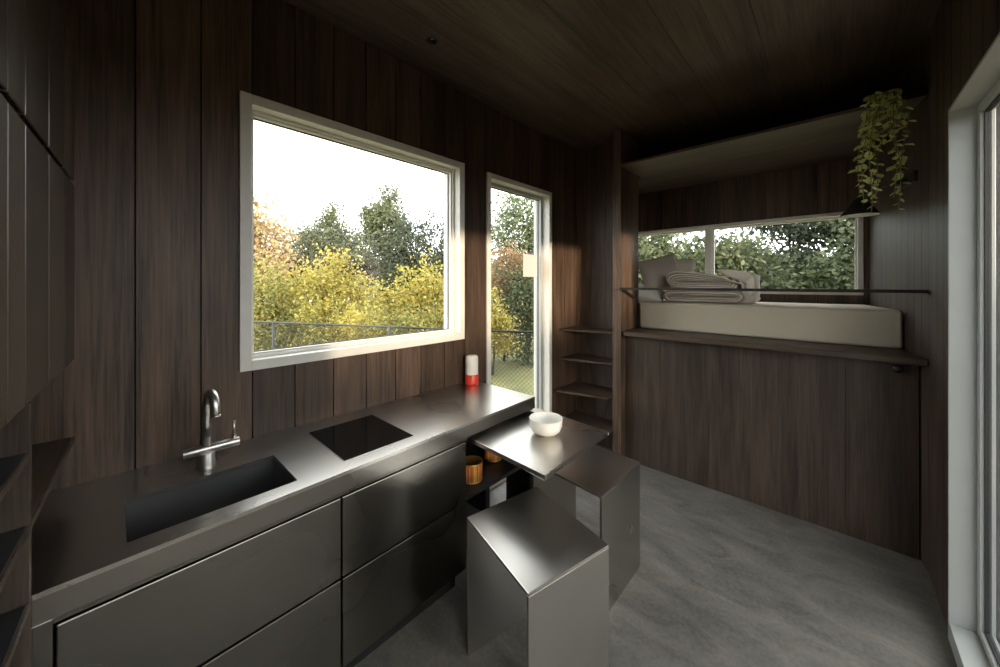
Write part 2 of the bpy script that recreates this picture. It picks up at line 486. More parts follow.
# right wall with sliding door, and the splayed lining beside the bed
wr = thing('wall_right', None, None, (XR, 1.7, 0)); struct(wr, 'dark plank wall with the sliding glass door')
mb = MB()
for a, b, c0, c1 in slab_with_holes(YB-.15, YBACK+.15, 0, CEIL+.018, [SLDH]): mb.box(XR+.016, XR+.15, a, b, c0, c1)
mb.build('wall_backing', 'wood_backing', wr)
mb = MB()
for a, b, c0, c1 in slab_with_holes(YB-.17, YBACK+.17, -.15, CEIL+.17, [SLDH]): mb.box(XR+.15, XR+.17, a, b, c0, c1)
mb.build('outer_cladding', 'cabin_cladding', wr)
ys = [YB]+[YB+.145*i for i in range(1, 24)]+[2.8865]
ys = [y for y in ys if y <= 2.8865]
for a0, a1 in zip(ys, ys[1:]):
    mb = MB()
    for a, b, c0, c1 in slab_with_holes(a0+.002, a1-.002, 0, CEIL, [SLDH]): mb.box(XR, XR+.016, a, b, c0, c1)
    mb.build('plank', 'wood_bed', wr)
def nx(y): return 2.2118 - .158*(y-2.885)            # inner face of the lining
yy = 2.885
while yy < YBACK-.01:
    y1 = min(yy+.095, YBACK)
    MB().prism([(nx(yy+.0015), yy+.0015), (XR+.016, yy+.0015), (XR+.016, y1-.0015), (nx(y1-.0015), y1-.0015)], 0, CEIL).build('plank', 'wood_bed', wr)
    yy = y1

# ------------------------------------------------------------------ windows and doors
def casing(parent, wall, o, w, proud, name, mat):
    """flat frame around opening o on the wall plane; four separate members"""
    a0, a1, z0, z1 = o
    mem = [(a0-w, a0, z0-w, z1+w), (a1, a1+w, z0-w, z1+w), (a0, a1, z1, z1+w), (a0, a1, z0-w, z0)]
    for m_ in mem:
        if wall == 'x': B(-.10, proud, m_[0], m_[1], m_[2], m_[3]).build(name, mat, parent, bevel=.002)
        else: B(m_[0], m_[1], YBACK-proud, YBACK+.10, m_[2], m_[3]).build(name, mat, parent, bevel=.002)

# window_1: large window of the left wall
w1 = thing('window_1', None, None, (0, 1.0, 1.13)); struct(w1, 'large window with pale painted frame over the worktop')
y0, y1, z0, z1 = WIN
def ring_x(parent, name, mat, xa, xb, y0, y1, z0, z1, w, wt=None, wb_=None):
    wt = wt or w; wb_ = wb_ or w
    mb = MB()
    mb.box(xa, xb, y0, y0+w, z0, z1); mb.box(xa, xb, y1-w, y1, z0, z1)
    mb.box(xa, xb, y0+w, y1-w, z1-wt, z1); mb.box(xa, xb, y0+w, y1-w, z0, z0+wb_)
    return mb.build(name, mat, parent, bevel=.002)
for nm, bx_ in (('jamb', (y0-.043, y0, z0-.043, z1+.043)), ('jamb', (y1, y1+.043, z0-.043, z1+.043)),
                ('head', (y0, y1, z1, z1+.043)), ('sill', (y0, y1, z0-.043, z0))):
    B(-.16, .014, *bx_).build(nm, 'white_frame', w1, bevel=.002)
ring_x(w1, 'sash', 'white_frame', -.105, -.055, y0, y1, z0, z1, .022)
ring_x(w1, 'glazing_bead', 'white_frame', -.055, -.042, y0, y1, z0, z1, .013)
B(-.086, -.080, y0+.018, y1-.018, z0+.018, z1-.018).build('pane', 'glass', w1)
g = ring_x(w1, 'gasket', 'gasket', -.088, -.078, y0+.0215, y1-.0215, z0+.0215, z1-.0215, .004)

# door_1: tall glazed door of the left wall
d1 = thing('door_1', None, None, (0, 2.25, 0)); struct(d1, 'tall narrow glazed door with pale frame beyond the worktop')
y0, y1, z0, z1 = DOR
for nm, bx_ in (('jamb', (y0-.040, y0, 0, z1+.037)), ('jamb', (y1, y1+.038, 0, z1+.037)),
                ('head', (y0, y1, z1, z1+.037)), ('threshold', (y0, y1, 0, z0))):
    B(-.16, .014, *bx_).build(nm, 'white_frame', d1, bevel=.002)
ring_x(d1, 'sash', 'white_metal', -.12, -.06, y0, y1, z0, z1, .026, .026, .07)
B(-.095, -.089, y0+.022, y1-.022, z0+.06, z1-.022).build('pane', 'glass', d1)
ring_x(d1, 'gasket', 'gasket', -.097, -.087, y0+.0255, y1-.0255, z0+.0695, z1-.0255, .004)
tag(B(-.0885, -.0865, 2.380, 2.570, 1.562, 1.757).build('paper_note', 'paper'), 'small blank sheet of paper stuck on the glazed door', 'paper')

# window_2: ribbon window above the bed
w2 = thing('window_2', None, None, (1.0, YBACK, 1.41)); struct(w2, 'wide ribbon window above the bed')
x0, x1, z0, z1 = RWN
for nm, bx_ in (('jamb', (x0-.030, x0, z0-.028, z1+.028)), ('jamb', (x1, x1+.032, z0-.028, z1+.028)),
                ('head', (x0, x1, z1, z1+.028)), ('sill', (x0, x1, z0-.028, z0))):
    B(bx_[0], bx_[1], YBACK-.012, YBACK+.16, bx_[2], bx_[3]).build(nm, 'white_frame', w2, bevel=.002)
B(.925, .975, YBACK+.03, YBACK+.10, z0, z1).build('mullion', 'white_frame', w2, bevel=.002)
for a, b in ((x0, .925), (.975, x1)):
    mb = MB(); w = .014
    mb.box(a, a+w, YBACK+.05, YBACK+.09, z0, z1); mb.box(b-w, b, YBACK+.05, YBACK+.09, z0, z1)
    mb.box(a+w, b-w, YBACK+.05, YBACK+.09, z1-w, z1); mb.box(a+w, b-w, YBACK+.05, YBACK+.09, z0, z0+w)
    mb.build('sash', 'white_frame', w2, bevel=.0015)
    B(a+w-.003, b-w+.003, YBACK+.067, YBACK+.073, z0+w-.003, z1-w+.003).build('pane', 'glass', w2)

# door_2: sliding door of the right wall
d2 = thing('door_2', None, None, (XR, 1.0, 0)); struct(d2, 'wide sliding glass door with pale frame')
y0, y1, z0, z1 = SLD
XD = XR-.008
XO = XR+.108
for nm, (ya, yb, za, zb_) in (('jamb', (y1, y1+.012, 0, z1+.012)), ('jamb', (y0-.012, y0, 0, z1+.012)), ('head', (y0, y1, z1, z1+.012)), ('threshold', (y0, y1, 0, z0))):
    B(XD, XO, ya, yb, za, zb_).build(nm, 'white_metal', d2, bevel=.002)
    B(XO+.0005, XR+.172, ya, yb, za, zb_).build('outer_reveal', 'shed_cladding', d2)
MB().box(XR+.058, XR+.064, y0, y1, z0, z0+.006).build('track', 'steel_bright', d2)
ym = 1.02
for a, b, xa in ((ym-.03, y1, XR+.066), (y0, ym+.03, XR+.112)):
    mb = MB(); w = .034
    mb.box(xa, xa+.04, a, a+w, z0, z1); mb.box(xa, xa+.04, b-w, b, z0, z1)
    mb.box(xa, xa+.04, a+w, b-w, z1-w, z1); mb.box(xa, xa+.04, a+w, b-w, z0, z0+w)
    sash = mb.build('sliding_sash', 'white_metal', d2, bevel=.003)
    mb = MB(); q = w-.001
    mb.box(xa+.012, xa+.028, a+w, a+w+.008, z0+w, z1-w); mb.box(xa+.012, xa+.028, b-w-.008, b-w, z0+w, z1-w)
    mb.box(xa+.012, xa+.028, a+w+.008, b-w-.008, z1-w-.008, z1-w); mb.box(xa+.012, xa+.028, a+w+.008, b-w-.008, z0+w, z0+w+.008)
    mb.build('gasket', 'gasket', sash)
    B(xa+.017, xa+.023, a+w, b-w, z0+w, z1-w).build('pane', 'glass', sash)

# ------------------------------------------------------------------ tall cupboard and corner shelves at the left end
def cy(x): return -.084 - .054*x
def skew(xa, xb, dback, z0, z1, off=0.0, rear=None):
    """board following the splayed cupboard front; off = set-back, dback = thickness"""
    r = (lambda q: cy(q)-off-dback) if rear is None else (lambda q: rear)
    return MB().prism([(xa, r(xa)), (xb, r(xb)), (xb, cy(xb)-off), (xa, cy(xa)-off)], z0, z1)
ux1 = 1.16
cab = thing('wall_cupboard', 'dark wood wall cupboard with two rows of plank doors above the sink end', 'cupboard', (.55, -.3, 1.25))
mb = skew(.004, ux1, 0, 1.262, 2.283, off=.024, rear=YB+.004); mb.build('carcass', 'wood_backing', cab)
bx_ = [.004, .188, .418, .650, .774, .985, ux1]
for z0, z1 in ((1.251, 1.826), (1.842, 2.285)):
    for a, b in zip(bx_, bx_[1:]):
        skew(a+.002, b-.002, .02, z0, z1).build('door', 'wood_cabinet', cab, bevel=.003)
unit = thing('corner_shelf_unit', 'dark wood open shelves below the wall cupboard at the worktop end', 'shelf', (.85, -.3, 0))
skew(.593, .612, 0, 0, 1.249, rear=YB+.004).build('divider', 'wood_cabinet', unit, bevel=.0015)
skew(1.14, ux1, 0, 0, 1.249, rear=YB+.004).build('side_panel', 'wood_cabinet', unit, bevel=.0015)
sf = skew(.004, .592, 0, .979, .995, off=.004, rear=YB+.004).build('shelf', 'wood_across', unit, bevel=.0015)
skew(.004, .592, .0038, .979, .995).build('edge_lipping', 'wood_cabinet', sf)
for z in (1.147, .995, .831, .66, .49, .30, .10):
    sf = skew(.613, 1.139, 0, z-.016, z, off=.004, rear=YB+.004).build('shelf', 'steel_black', unit, bevel=.0015)
    skew(.613, 1.139, .0038, z-.016, z).build('edge_lipping', 'wood_cabinet', sf)
B(.613, 1.139, YB+.003, YB+.012, 0, 1.249).build('back_panel', 'wood_cabinet', unit)

# ------------------------------------------------------------------ kitchen run
ZT = .831
def fx(y): return .588 - .0235*(y+.119)              # front edge of the worktop
YE0, YE1 = -.119, 1.712
top = thing('worktop', 'long dark steel worktop with a folded front edge under the window', 'worktop', (.3, .8, ZT-.09))
SK = (.243, .510, .026, .430)                        # sink opening x0,x1,y0,y1
mb = MB()
def tpoly(a, b, c, d, z0=ZT-.012, z1=ZT): mb.prism([a, b, c, d], z0, z1)
yr = YB+.02
# top plate as four strips round the sink
tpoly((.002, yr), (SK[0], yr), (SK[0], YE1), (.002, YE1))
tpoly((SK[1], YE0), (fx(YE0), YE0), (fx(YE1), YE1), (SK[1], YE1))
tpoly((SK[0], yr), (SK[1], yr), (SK[1], SK[2]), (SK[0], SK[2]))
tpoly((SK[0], SK[3]), (SK[1], SK[3]), (SK[1], YE1), (SK[0], YE1))
tpoly((SK[1], yr), (.588, yr), (.588, YE0), (SK[1], YE0))
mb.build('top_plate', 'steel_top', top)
def fprism(y0, y1, z0, z1, set0, set1):
    return MB().prism([(fx(y0)-set1, y0), (fx(y0)-set0, y0), (fx(y1)-set0, y1), (fx(y1)-set1, y1)], z0, z1)
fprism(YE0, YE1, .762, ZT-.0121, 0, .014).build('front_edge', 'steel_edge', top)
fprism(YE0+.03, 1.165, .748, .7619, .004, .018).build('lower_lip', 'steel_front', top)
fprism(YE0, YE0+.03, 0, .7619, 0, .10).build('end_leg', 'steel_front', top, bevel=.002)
MB().box(.004, .53, YE1-.014, YE1, .748, ZT-.0121).build('end_edge', 'steel_top', top)
# sink basin
sk = MB(); t = .004; zb = ZT-.175
sk.box(SK[0]-t, SK[0], SK[2]-t, SK[3]+t, zb, ZT-.0125); sk.box(SK[1], SK[1]+t, SK[2]-t, SK[3]+t, zb, ZT-.0125)
sk.box(SK[0], SK[1], SK[2]-t, SK[2], zb, ZT-.0125); sk.box(SK[0], SK[1], SK[3], SK[3]+t, zb, ZT-.0125)
sk.box(SK[0]-t, SK[1]+t, SK[2]-t, SK[3]+t, zb-t, zb)
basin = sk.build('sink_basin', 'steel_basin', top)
MB().lathe([(0, .004), (.030, .004), (.034, 0), (.040, 0)], (.375, .23, zb+.0005), 28).build('drain', 'steel_bright', basin, smooth=True)

def unit_box(name, label, ya, yb):
    u = thing(name, label, 'drawer cabinet', (.28, (ya+yb)/2, 0), 'drawer cabinets under the worktop')
    mb = MB()
    mb.prism([(.004, ya+.003), (fx(ya)-.035, ya+.003), (fx(yb)-.035, yb-.003), (.004, yb-.003)], .13, .640)
    mb.prism([(fx(ya)-.20, ya+.003), (fx(ya)-.035, ya+.003), (fx(yb)-.035, yb-.003), (fx(yb)-.20, yb-.003)], .6401, .66)
    mb.build('carcass', 'steel_black', u)
    MB().prism([(.05, ya+.003), (.47, ya+.003), (.47, yb-.003), (.05, yb-.003)], 0, .1299).build('plinth', 'steel_black', u)
    for z0, z1 in ((.4545, .7395), (.130, .4475)):
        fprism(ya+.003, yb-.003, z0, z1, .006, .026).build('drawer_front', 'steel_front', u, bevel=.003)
    return u
unit_box('drawer_unit', 'wide steel two-drawer cabinet below the sink', YE0+.031, .557)
unit_box('drawer_unit', 'steel two-drawer cabinet below the cooktop', .557, 1.162)
B(.004, .515, 1.1605, 1.1660, .13, .745).build('side_panel', 'steel_front', bpy.data.objects['drawer_unit.001'])

# open bay at the end of the worktop: shelf and end frame
ob = thing('open_shelf', 'dark steel open shelf in the bay beneath the worktop end', 'shelf', (.27, 1.43, 0))
B(.004, .535, 1.168, 1.655, .442, .462).build('shelf_board', 'steel_black', ob, bevel=.001)
B(.004, .185, 1.657, 1.694, 0, .688).build('end_leg', 'steel_black', ob)
B(.365, .550, 1.657, 1.694, 0, .688).build('end_leg', 'steel_black', ob)
B(.186, .364, 1.657, 1.694, .442, .688).build('end_panel', 'steel_black', ob)

# tins
def tin(cx, cy_, r, h, label):
    t_ = thing('tin', label, 'tin', (cx, cy_, .4622), 'printed tins on the open shelf')
    MB().lathe([(r, .004), (r, h-.006)], (cx, cy_, .4622), 36).build('tin_body', 'tin_print', t_, smooth=True, uv=True)
    MB().lathe([(0, 0), (r+.001, 0), (r+.0015, .005), (r, .006)], (cx, cy_, .4622), 36).build('base_rim', 'tin_gold', t_, smooth=True)
    MB().lathe([(r, h-.008), (r+.0018, h-.006), (r+.0018, h), (r-.004, h), (r-.006, h-.004), (0, h-.004)], (cx, cy_, .4622), 36).build('lid', 'tin_gold', t_, smooth=True)
tin(.435, 1.305, .056, .098, 'orange and lime striped tin nearest the drawers')
tin(.36, 1.545, .052, .080, 'smaller brown striped tin behind, deeper on the open shelf')

# cooktop
ck = thing('cooktop', 'black glass induction cooktop set in the worktop', 'cooktop', (.315, .75, ZT))
MB().prism([(.128, .600), (.497, .596), (.494, .901), (.128, .900)], ZT+.0003, ZT+.005).build('glass_plate', 'black_glass', ck, bevel=.0015)
mb = MB(); mb.prism([(.1265, .5985), (.4985, .5945), (.4955, .9025), (.1265, .9015)], ZT+.0002, ZT+.0018); mb.build('edge_trim', 'steel_bright', ck)

# tap
tp = thing('kitchen_tap', 'brushed steel tap with round arched spout and cross bar behind the sink', 'tap', (.165, .236, ZT))
TX, TY = .165, .236
MB().lathe([(0, 0), (.031, 0), (.031, .004), (.028, .006), (.028, .055), (.0, .055)], (TX, TY, ZT), 28).build('base', 'steel_bright', tp, smooth=True, bevel=.001)
bar = MB().tube([(TX+.002, TY-.068, ZT+.066), (TX+.002, TY+.098, ZT+.066)], .0165, 24).build('cross_bar', 'steel_bright', tp, smooth=False, bevel=.0015)
for p_ in bar.data.polygons: p_.use_smooth = len(p_.vertices) == 4
pts = [(TX, TY, ZT+.07), (TX, TY, ZT+.16), (TX, TY, ZT+.225)]
for i in range(1, 12):
    a = math.pi*(1-i/11*1.03)
    pts.append((TX+.044+.044*math.cos(a)*.98, TY+.012*(1-math.cos(i/11*math.pi))/2, ZT+.225+.052*math.sin(a)))
pts.append((pts[-1][0]+.001, pts[-1][1], pts[-1][2]-.012))
sp = MB().tube(pts, .0145, 20).build('spout', 'steel_bright', tp, smooth=True)
MB().tube([pts[-1], (pts[-1][0], pts[-1][1], pts[-1][2]-.006)], .0158, 20).build('nozzle', 'steel_bright', sp, smooth=True)
lv = MB().tube([(TX, TY+.082, ZT+.075), (TX, TY+.082, ZT+.092)], .008, 16).build('lever_hub', 'steel_bright', tp, smooth=True)
MB().tube([(TX, TY+.082, ZT+.09), (TX-.002, TY+.082, ZT+.146)], .0048, 12).build('lever', 'steel_bright', lv, smooth=True)

# grinder / canister
cn = thing('canister', 'cream canister with red base beside the glazed door', 'canister', (.075, 1.635, ZT))
c_ = (.075, 1.635, ZT)
MB().lathe([(0, .0), (.040, 0), (.044, .002), (.0455, .012), (.0455, .066), (.044, .068), (0, .068)], c_, 36).build('red_base', 'red_enamel', cn, smooth=True)
MB().lathe([(.0, .0685), (.0425, .0685), (.043, .072), (.043, .172), (.041, .184), (.034, .192), (.0, .194)], c_, 36).build('cream_body', 'cream_plastic', cn, smooth=True)

# ------------------------------------------------------------------ pull-out table
tb = thing('pull_out_table', 'square steel table pulled out from under the worktop', 'table', (.75, 1.48, .70))
ZTB = .744
MB().prism([(.20, 1.218), (1.014, 1.163), (1.000, 1.733), (.20, 1.648)][:1] + [(1.014, 1.163), (1.000, 1.733), (.535, 1.765), (.20, 1.64)], ZTB-.022, ZTB).build('table_top', 'steel_top', tb, bevel=.0028)
B(.10, .80, 1.30, 1.325, .690, .7158).build('runner', 'steel_black', tb)
B(.10, .80, 1.60, 1.625, .690, .7158).build('runner', 'steel_black', tb)
MB().tube([(.985, 1.7335, .722), (.985, 1.752, .722)], .009, 14).build('stop_knob', 'cream_plastic', tb, smooth=True)

# bowl
bw = (.782, 1.492, ZTB)
bo = thing('bowl', 'white ceramic bowl on the pull-out table', 'bowl', bw)
MB().lathe([(0, 0), (.038, 0), (.041, .003), (.058, .009), (.072, .022), (.080, .042), (.084, .080), (.0835, .0815), (.081, .080),
            (.0765, .044), (.068, .026), (.052, .014), (0, .010)], bw, 48).build('bowl_body', 'ceramic', bo, smooth=True)

# ------------------------------------------------------------------ stools
def stool(label, A, Bk, C, D, h, t=.011):
    """folded plate stool: seat A-B-C-D (counter-clockwise from above) with legs under AB and CD"""
    A, Bk, C, D = [Vector(p) for p in (A, Bk, C, D)]
    cen = (A+Bk+C+D)/4
    s_ = thing('stool', label, 'stool', (cen.x, cen.y, 0), 'folded steel stools at the pull-out table')
    ccw = [D, C, Bk, A]
    MB().prism([tuple(p) for p in ccw], h-t, h).build('seat', 'steel_stool', s_, bevel=.0028)
    for P_, Q_, other in ((A, Bk, D), (C, D, Bk)):
        inn = (other-P_).normalized()*t if P_ is A else (other-P_).normalized()*t
        poly = [P_, Q_, Q_+inn, P_+inn]
        ar = sum(poly[i].x*poly[(i+1)%4].y-poly[(i+1)%4].x*poly[i].y for i in range(4))
        if ar < 0: poly.reverse()
        MB().prism([tuple(p) for p in poly], 0, h-t-.0002).build('leg', 'steel_stool', s_, bevel=.0012)
    return s_
stool('nearer folded steel stool with open sides, in front of the table', (.759, .979), (.832, 1.352), (1.252, 1.225), (1.168, .863), .555)
stool('folded steel stool half under the far side of the table', (.672, 1.525), (.672, 1.95), (1.095, 1.907), (1.095, 1.479), .555)

# ------------------------------------------------------------------ shelf tower and bed niche
tw = thing('shelf_tower', 'narrow dark wood shelf tower between the glazed door and the bed', 'shelf', (.27, 3.0, 0))
B(.467, .542, 2.900, 3.270, 0, CEIL-.001).build('partition', 'wood_vertical', tw, bevel=.002)
for a, b in ((.002, .155), (.155, .31), (.31, .466)):
    B(a+.001, b-.001, 3.090, 3.110, 0, CEIL-.001).build('back_board', 'wood_vertical', tw)
for zl, yl in ((1.090, 2.79), (.826, 2.775), (.552, 2.69), (.262, 2.70)):
    MB().prism([(.002, yl), (.466, yl+.12), (.466, 3.089), (.002, 3.089)], zl-.018, zl).build('shelf', 'wood_across', tw, bevel=.0015)
B(.457, .4665, 2.925, 2.945, 1.12, 1.30).build('edge_pull', 'white_metal', tw, bevel=.002)

bp = thing('bed_platform', 'dark plank bed base with a projecting ledge below the mattress', 'bed base', (1.35, 3.4, 0))
seam = [.543, .83, 1.17, 1.60, 1.90, 2.19]
for a, b in zip(seam, seam[1:]):
    B(a+.001, b-.001, YBED, YBED+.02, 0, 1.070).build('plank', 'wood_bed', bp)
MB().prism([(.575, 2.872), (2.207, 2.872), (2.207, 2.885), (nx(2.984)-.001, 2.984), (.575, 2.984)], 1.073, 1.108).build('ledge', 'wood_across', bp, bevel=.004)
MB().prism([(.002, 3.28), (.5425, 3.28), (.5425, 2.9845), (nx(2.9845)-.001, 2.9845), (nx(3.945)-.001, 3.945), (.002, 3.945)], 1.073, 1.108).build('deck', 'wood_across', bp)
hk = thing('hook', 'small black knob under the bed ledge by the right wall', 'hook', (2.11, YBED, 1.028))
kb = MB().lathe([(0, 0), (.010, 0), (.010, .014), (.021, .018), (.023, .026), (.018, .032), (0, .034)], (0, 0, 0), 20)
kb.v = [(2.108+x_, YBED-.0005-z_, 1.03+y_) for x_, y_, z_ in kb.v]
kb.build('knob', 'lamp_black', hk, smooth=True)

rl = MB().prism([(.5435, 2.862), (2.207, 2.862), (2.207, 2.885), (nx(2.935)-.001, 2.935), (.5435, 2.935)], 1.452, 1.470)
tag(rl.build('guard_rail', 'wood_backing', None, bevel=.002), 'thin dark bar running across in front of the mattress', 'rail')

# overhead shelf
osf = thing('overhead_shelf', 'deep dark wood shelf under the ceiling above the bed', 'shelf', (1.3, 3.3, 2.48))
MB().prism([(.5435, 2.885), (2.206, 2.885), (nx(3.34), 3.34), (.5435, 3.34)], 2.484, 2.504).build('board', 'wood_across', osf, bevel=.002)
MB().prism([(.002, 3.342), (nx(3.342)-.001, 3.342), (nx(3.945)-.001, 3.945), (.002, 3.945)], 2.484, 2.504).build('board', 'wood_across', osf, bevel=.002)

# mattress
def rounded_box(x0, x1, y0, y1, z0, z1, r, name, mat, parent, puff=0, levels=2):
    o = B(x0, x1, y0, y1, z0, z1).build(name, mat, parent)
    b = o.modifiers.new('bevel', 'BEVEL'); b.width = r; b.segments = 5; b.limit_method = 'NONE'
    for p_ in o.data.polygons: p_.use_smooth = True
    return o
mt = thing('mattress', 'thick pale beige mattress on the bed platform', 'mattress', (1.3, 3.5, 1.108))
mm = MB().prism([(.05, 3.285), (.575, 3.285), (.575, 3.20), (2.156, 3.20), (2.035, 3.92), (.05, 3.92)], 1.1085, 1.343)
mo = mm.build('mattress_body', 'mattress_fabric', mt, bevel=.022, seg=5, smooth=True)

# ------------------------------------------------------------------ bedding
def pillow(name, label, c, size, rot, mat, cat='pillow', grp=None):
    """soft square pillow: two bulging faces meeting in a seam"""
    n = 18; w, h, t_ = size; mb = MB()
    Rm = Matrix.Rotation(rot[2], 3, 'Z') @ Matrix.Rotation(rot[1], 3, 'Y') @ Matrix.Rotation(rot[0], 3, 'X')
    for sgn in (1, -1):
        for j in range(n+1):
            for i in range(n+1):
                a, b = 2*i/n-1, 2*j/n-1
                pin = 1 - .07*(1-abs(a)**2)*(abs(b)**2)*0 
                ed = (max(0, 1-abs(a)**3.2)*max(0, 1-abs(b)**3.2))**.5
                px_ = a*w/2*(1-.05*(1-a*a)*0 - .06*(1-b*b)*0 + .0) * (1 - .05*(1-abs(b)**2)*abs(a)**3)
                py_ = b*h/2*(1 - .05*(1-abs(a)**2)*abs(b)**3)
                pz_ = sgn*t_/2*ed + .004*math.sin(5*a+3*b)*ed
                v = Rm @ Vector((px_, py_, pz_)); mb.v.append(tuple(v+Vector(c)))
    q = (n+1)**2
    for j in range(n):
        for i in range(n):
            a = j*(n+1)+i
            mb.f.append((a, a+1, a+n+2, a+n+1)); mb.f.append((q+a, q+a+n+1, q+a+n+2, q+a+1))
    o = mb.build(name, mat, None, smooth=True)
    return tag(o, label, cat, grp)
pillow('pillow', 'taupe linen pillow leaning upright at the head of the bed', (.655, 3.50, 1.605), (.36, .31, .10), (R(76), R(-14), R(38)), 'pillow_taupe', grp='pillows on the bed')
pillow('pillow', 'paler beige pillow standing behind the taupe one', (.69, 3.68, 1.585), (.42, .33, .11), (R(80), R(4), R(6)), 'pillow_light', grp='pillows on the bed')
pillow('pillow', 'white pillow lying low behind the shelf tower edge', (.44, 3.45, 1.425), (.56, .36, .15), (R(6), R(12), R(8)), 'pillow_white', grp='pillows on the bed')

# folded knitted blanket
def arc(cx, cz, r, a0, a1, n=7): return [(cx+r*math.cos(R(a0+(a1-a0)*i/n)), cz+r*math.sin(R(a0+(a1-a0)*i/n))) for i in range(n+1)]
def fold(outline, y0, y1, name, mat, parent, rings=7, bulge=.03, uvs=(1.0, 1.0)):
    """solid cloth bundle: closed xz outline (counter-clockwise), rounded towards both ends, uv v grows inward"""
    mb = MB(); n = len(outline)
    cx = sum(p[0] for p in outline)/n; cz = sum(p[1] for p in outline)/n
    xs = [p[0] for p in outline]; hx = (max(xs)-min(xs))/2; hz = (max(p[1] for p in outline)-min(p[1] for p in outline))/2
    prof = []                                    # (y, inset)
    for k in range(rings): f = k/(rings-1); prof.append((y0+bulge*(1-math.sin(math.acos(1-f) if f <= 1 else 0)), (1-f)*.92))
    ny = 6
    for k in range(1, ny): prof.append((y0+bulge+(y1-y0-2*bulge)*k/ny, 0))
    for k in range(rings): f = 1-k/(rings-1); prof.append((y1-bulge*(1-math.sin(math.acos(1-f))), (1-f)*.92))
    rows = []; vv = []
    acc = 0
    for k, (y, ins) in enumerate(prof):
        if k: acc += abs(y-prof[k-1][0])+abs(ins-prof[k-1][1])*hz
        vv.append(acc); row = []
        for q, (px_, pz_) in enumerate(outline):
            dx, dz = px_-cx, pz_-cz
            # shrink by the same absolute amount on both axes, so rings read as layers
            fx_ = max(0, 1-ins*hz/hx); fz_ = 1-ins
            w = .004*math.sin(q*1.3+k*.8)
            row.append(len(mb.v)); mb.v.append((cx+dx*fx_+w, y+.010*math.sin(q*.35), cz+dz*fz_+w*.5))
        rows.append(row)
    for k in range(len(prof)-1):
        for q in range(n):
            r_ = (q+1) % n; fi = len(mb.f)
            mb.f.append((rows[k][q], rows[k][r_], rows[k+1][r_], rows[k+1][q]))
            mb.uv[fi] = tuple((a*uvs[0], b*uvs[1]) for a, b in ((q/n, vv[k]), ((q+1)/n, vv[k]), ((q+1)/n, vv[k+1]), (q/n, vv[k+1])))
    mb.f.append(tuple(reversed(rows[0]))); mb.f.append(tuple(rows[-1]))
    o = mb.build(name, mat, parent, smooth=True, uv=True)
    return o
bl = thing('knitted_blanket', 'folded ribbed beige blanket heaped on the mattress', 'blanket', (1.05, 3.43, 1.344))
low = [(.78, 1.345), (.95, 1.344), (1.10, 1.344), (1.26, 1.346)] + arc(1.29, 1.395, .05, -70, 70) + [(1.20, 1.448), (1.05, 1.447), (.90, 1.448), (.80, 1.446)] + arc(.785, 1.395, .045, 110, 240, 4)
fold(low, 3.32, 3.64, 'lower_fold', 'blanket_knit', bl)
up = [(.83, 1.460), (.98, 1.450), (1.12, 1.450), (1.23, 1.456)] + arc(1.265, 1.482, .026, -60, 60) + [(1.20, 1.535), (1.10, 1.572), (.99, 1.597), (.90, 1.612), (.85, 1.612)] + arc(.825, 1.545, .06, 100, 230, 5)
fold(up, 3.31, 3.64, 'upper_fold', 'blanket_knit', bl)
bk = thing('throw', 'plain pale throw lying over the far end of the ribbed blanket', 'blanket', (1.34, 3.5, 1.344))
thr = [(1.315, 1.346), (1.37, 1.346)] + arc(1.37, 1.385, .035, -60, 20, 3) + [(1.41, 1.45), (1.402, 1.52)] + arc(1.372, 1.555, .03, 10, 90, 4) + [(1.30, 1.602), (1.23, 1.616), (1.16, 1.622), (1.15, 1.606), (1.22, 1.590), (1.29, 1.555), (1.318, 1.50), (1.322, 1.42)]
fold(thr, 3.36, 3.62, 'cloth', 'pillow_light', bk)

# ------------------------------------------------------------------ reading lamp
lx, ly, lz = 1.972, 3.30, 1.945
lp = thing('reading_lamp', 'black conical wall lamp with white underside near the hanging plant', 'lamp', (lx, ly, lz))
MB().lathe([(.094, 0), (.094, .004), (.030, .105), (.022, .112), (0, .113)], (lx, ly, lz), 40).build('shade', 'lamp_black', lp, smooth=True)
MB().lathe([(0, .003), (.088, .003), (.0915, .0)], (lx, ly, lz), 40).build('diffuser', 'lamp_diffuser', lp)
MB().tube([(lx, ly, lz+.110), (lx+.03, ly-.05, lz+.14), (nx(3.12)-.012, 3.12, lz+.155)], .009, 12).build('arm', 'lamp_black', lp, smooth=True)
MB().prism([(nx(3.02)-.016, 3.02), (nx(3.02)-.001, 3.02), (nx(3.22)-.001, 3.22), (nx(3.22)-.016, 3.22)], lz+.125, lz+.185).build('wall_plate', 'lamp_black', lp, bevel=.002)

# ceiling downlight
dl = thing('downlight', 'small black recessed spotlight in the boarded ceiling', 'spotlight', (LAMP[0], LAMP[1], CEIL))
MB().lathe([(.023, .012), (.023, -.003), (.031, -.003), (.032, -.0005)], (*LAMP, CEIL), 32)  .build('ring', 'lamp_black', dl, smooth=True)
MB().lathe([(.0245, .004), (.018, .03), (0, .031)], (*LAMP, CEIL), 32).build('reflector', 'lamp_black', dl, smooth=True)
MB().lathe([(0, .014), (.009, .015), (.013, .022), (.013, .03)], (*LAMP, CEIL), 24).build('bulb', 'cream_plastic', dl, smooth=True)

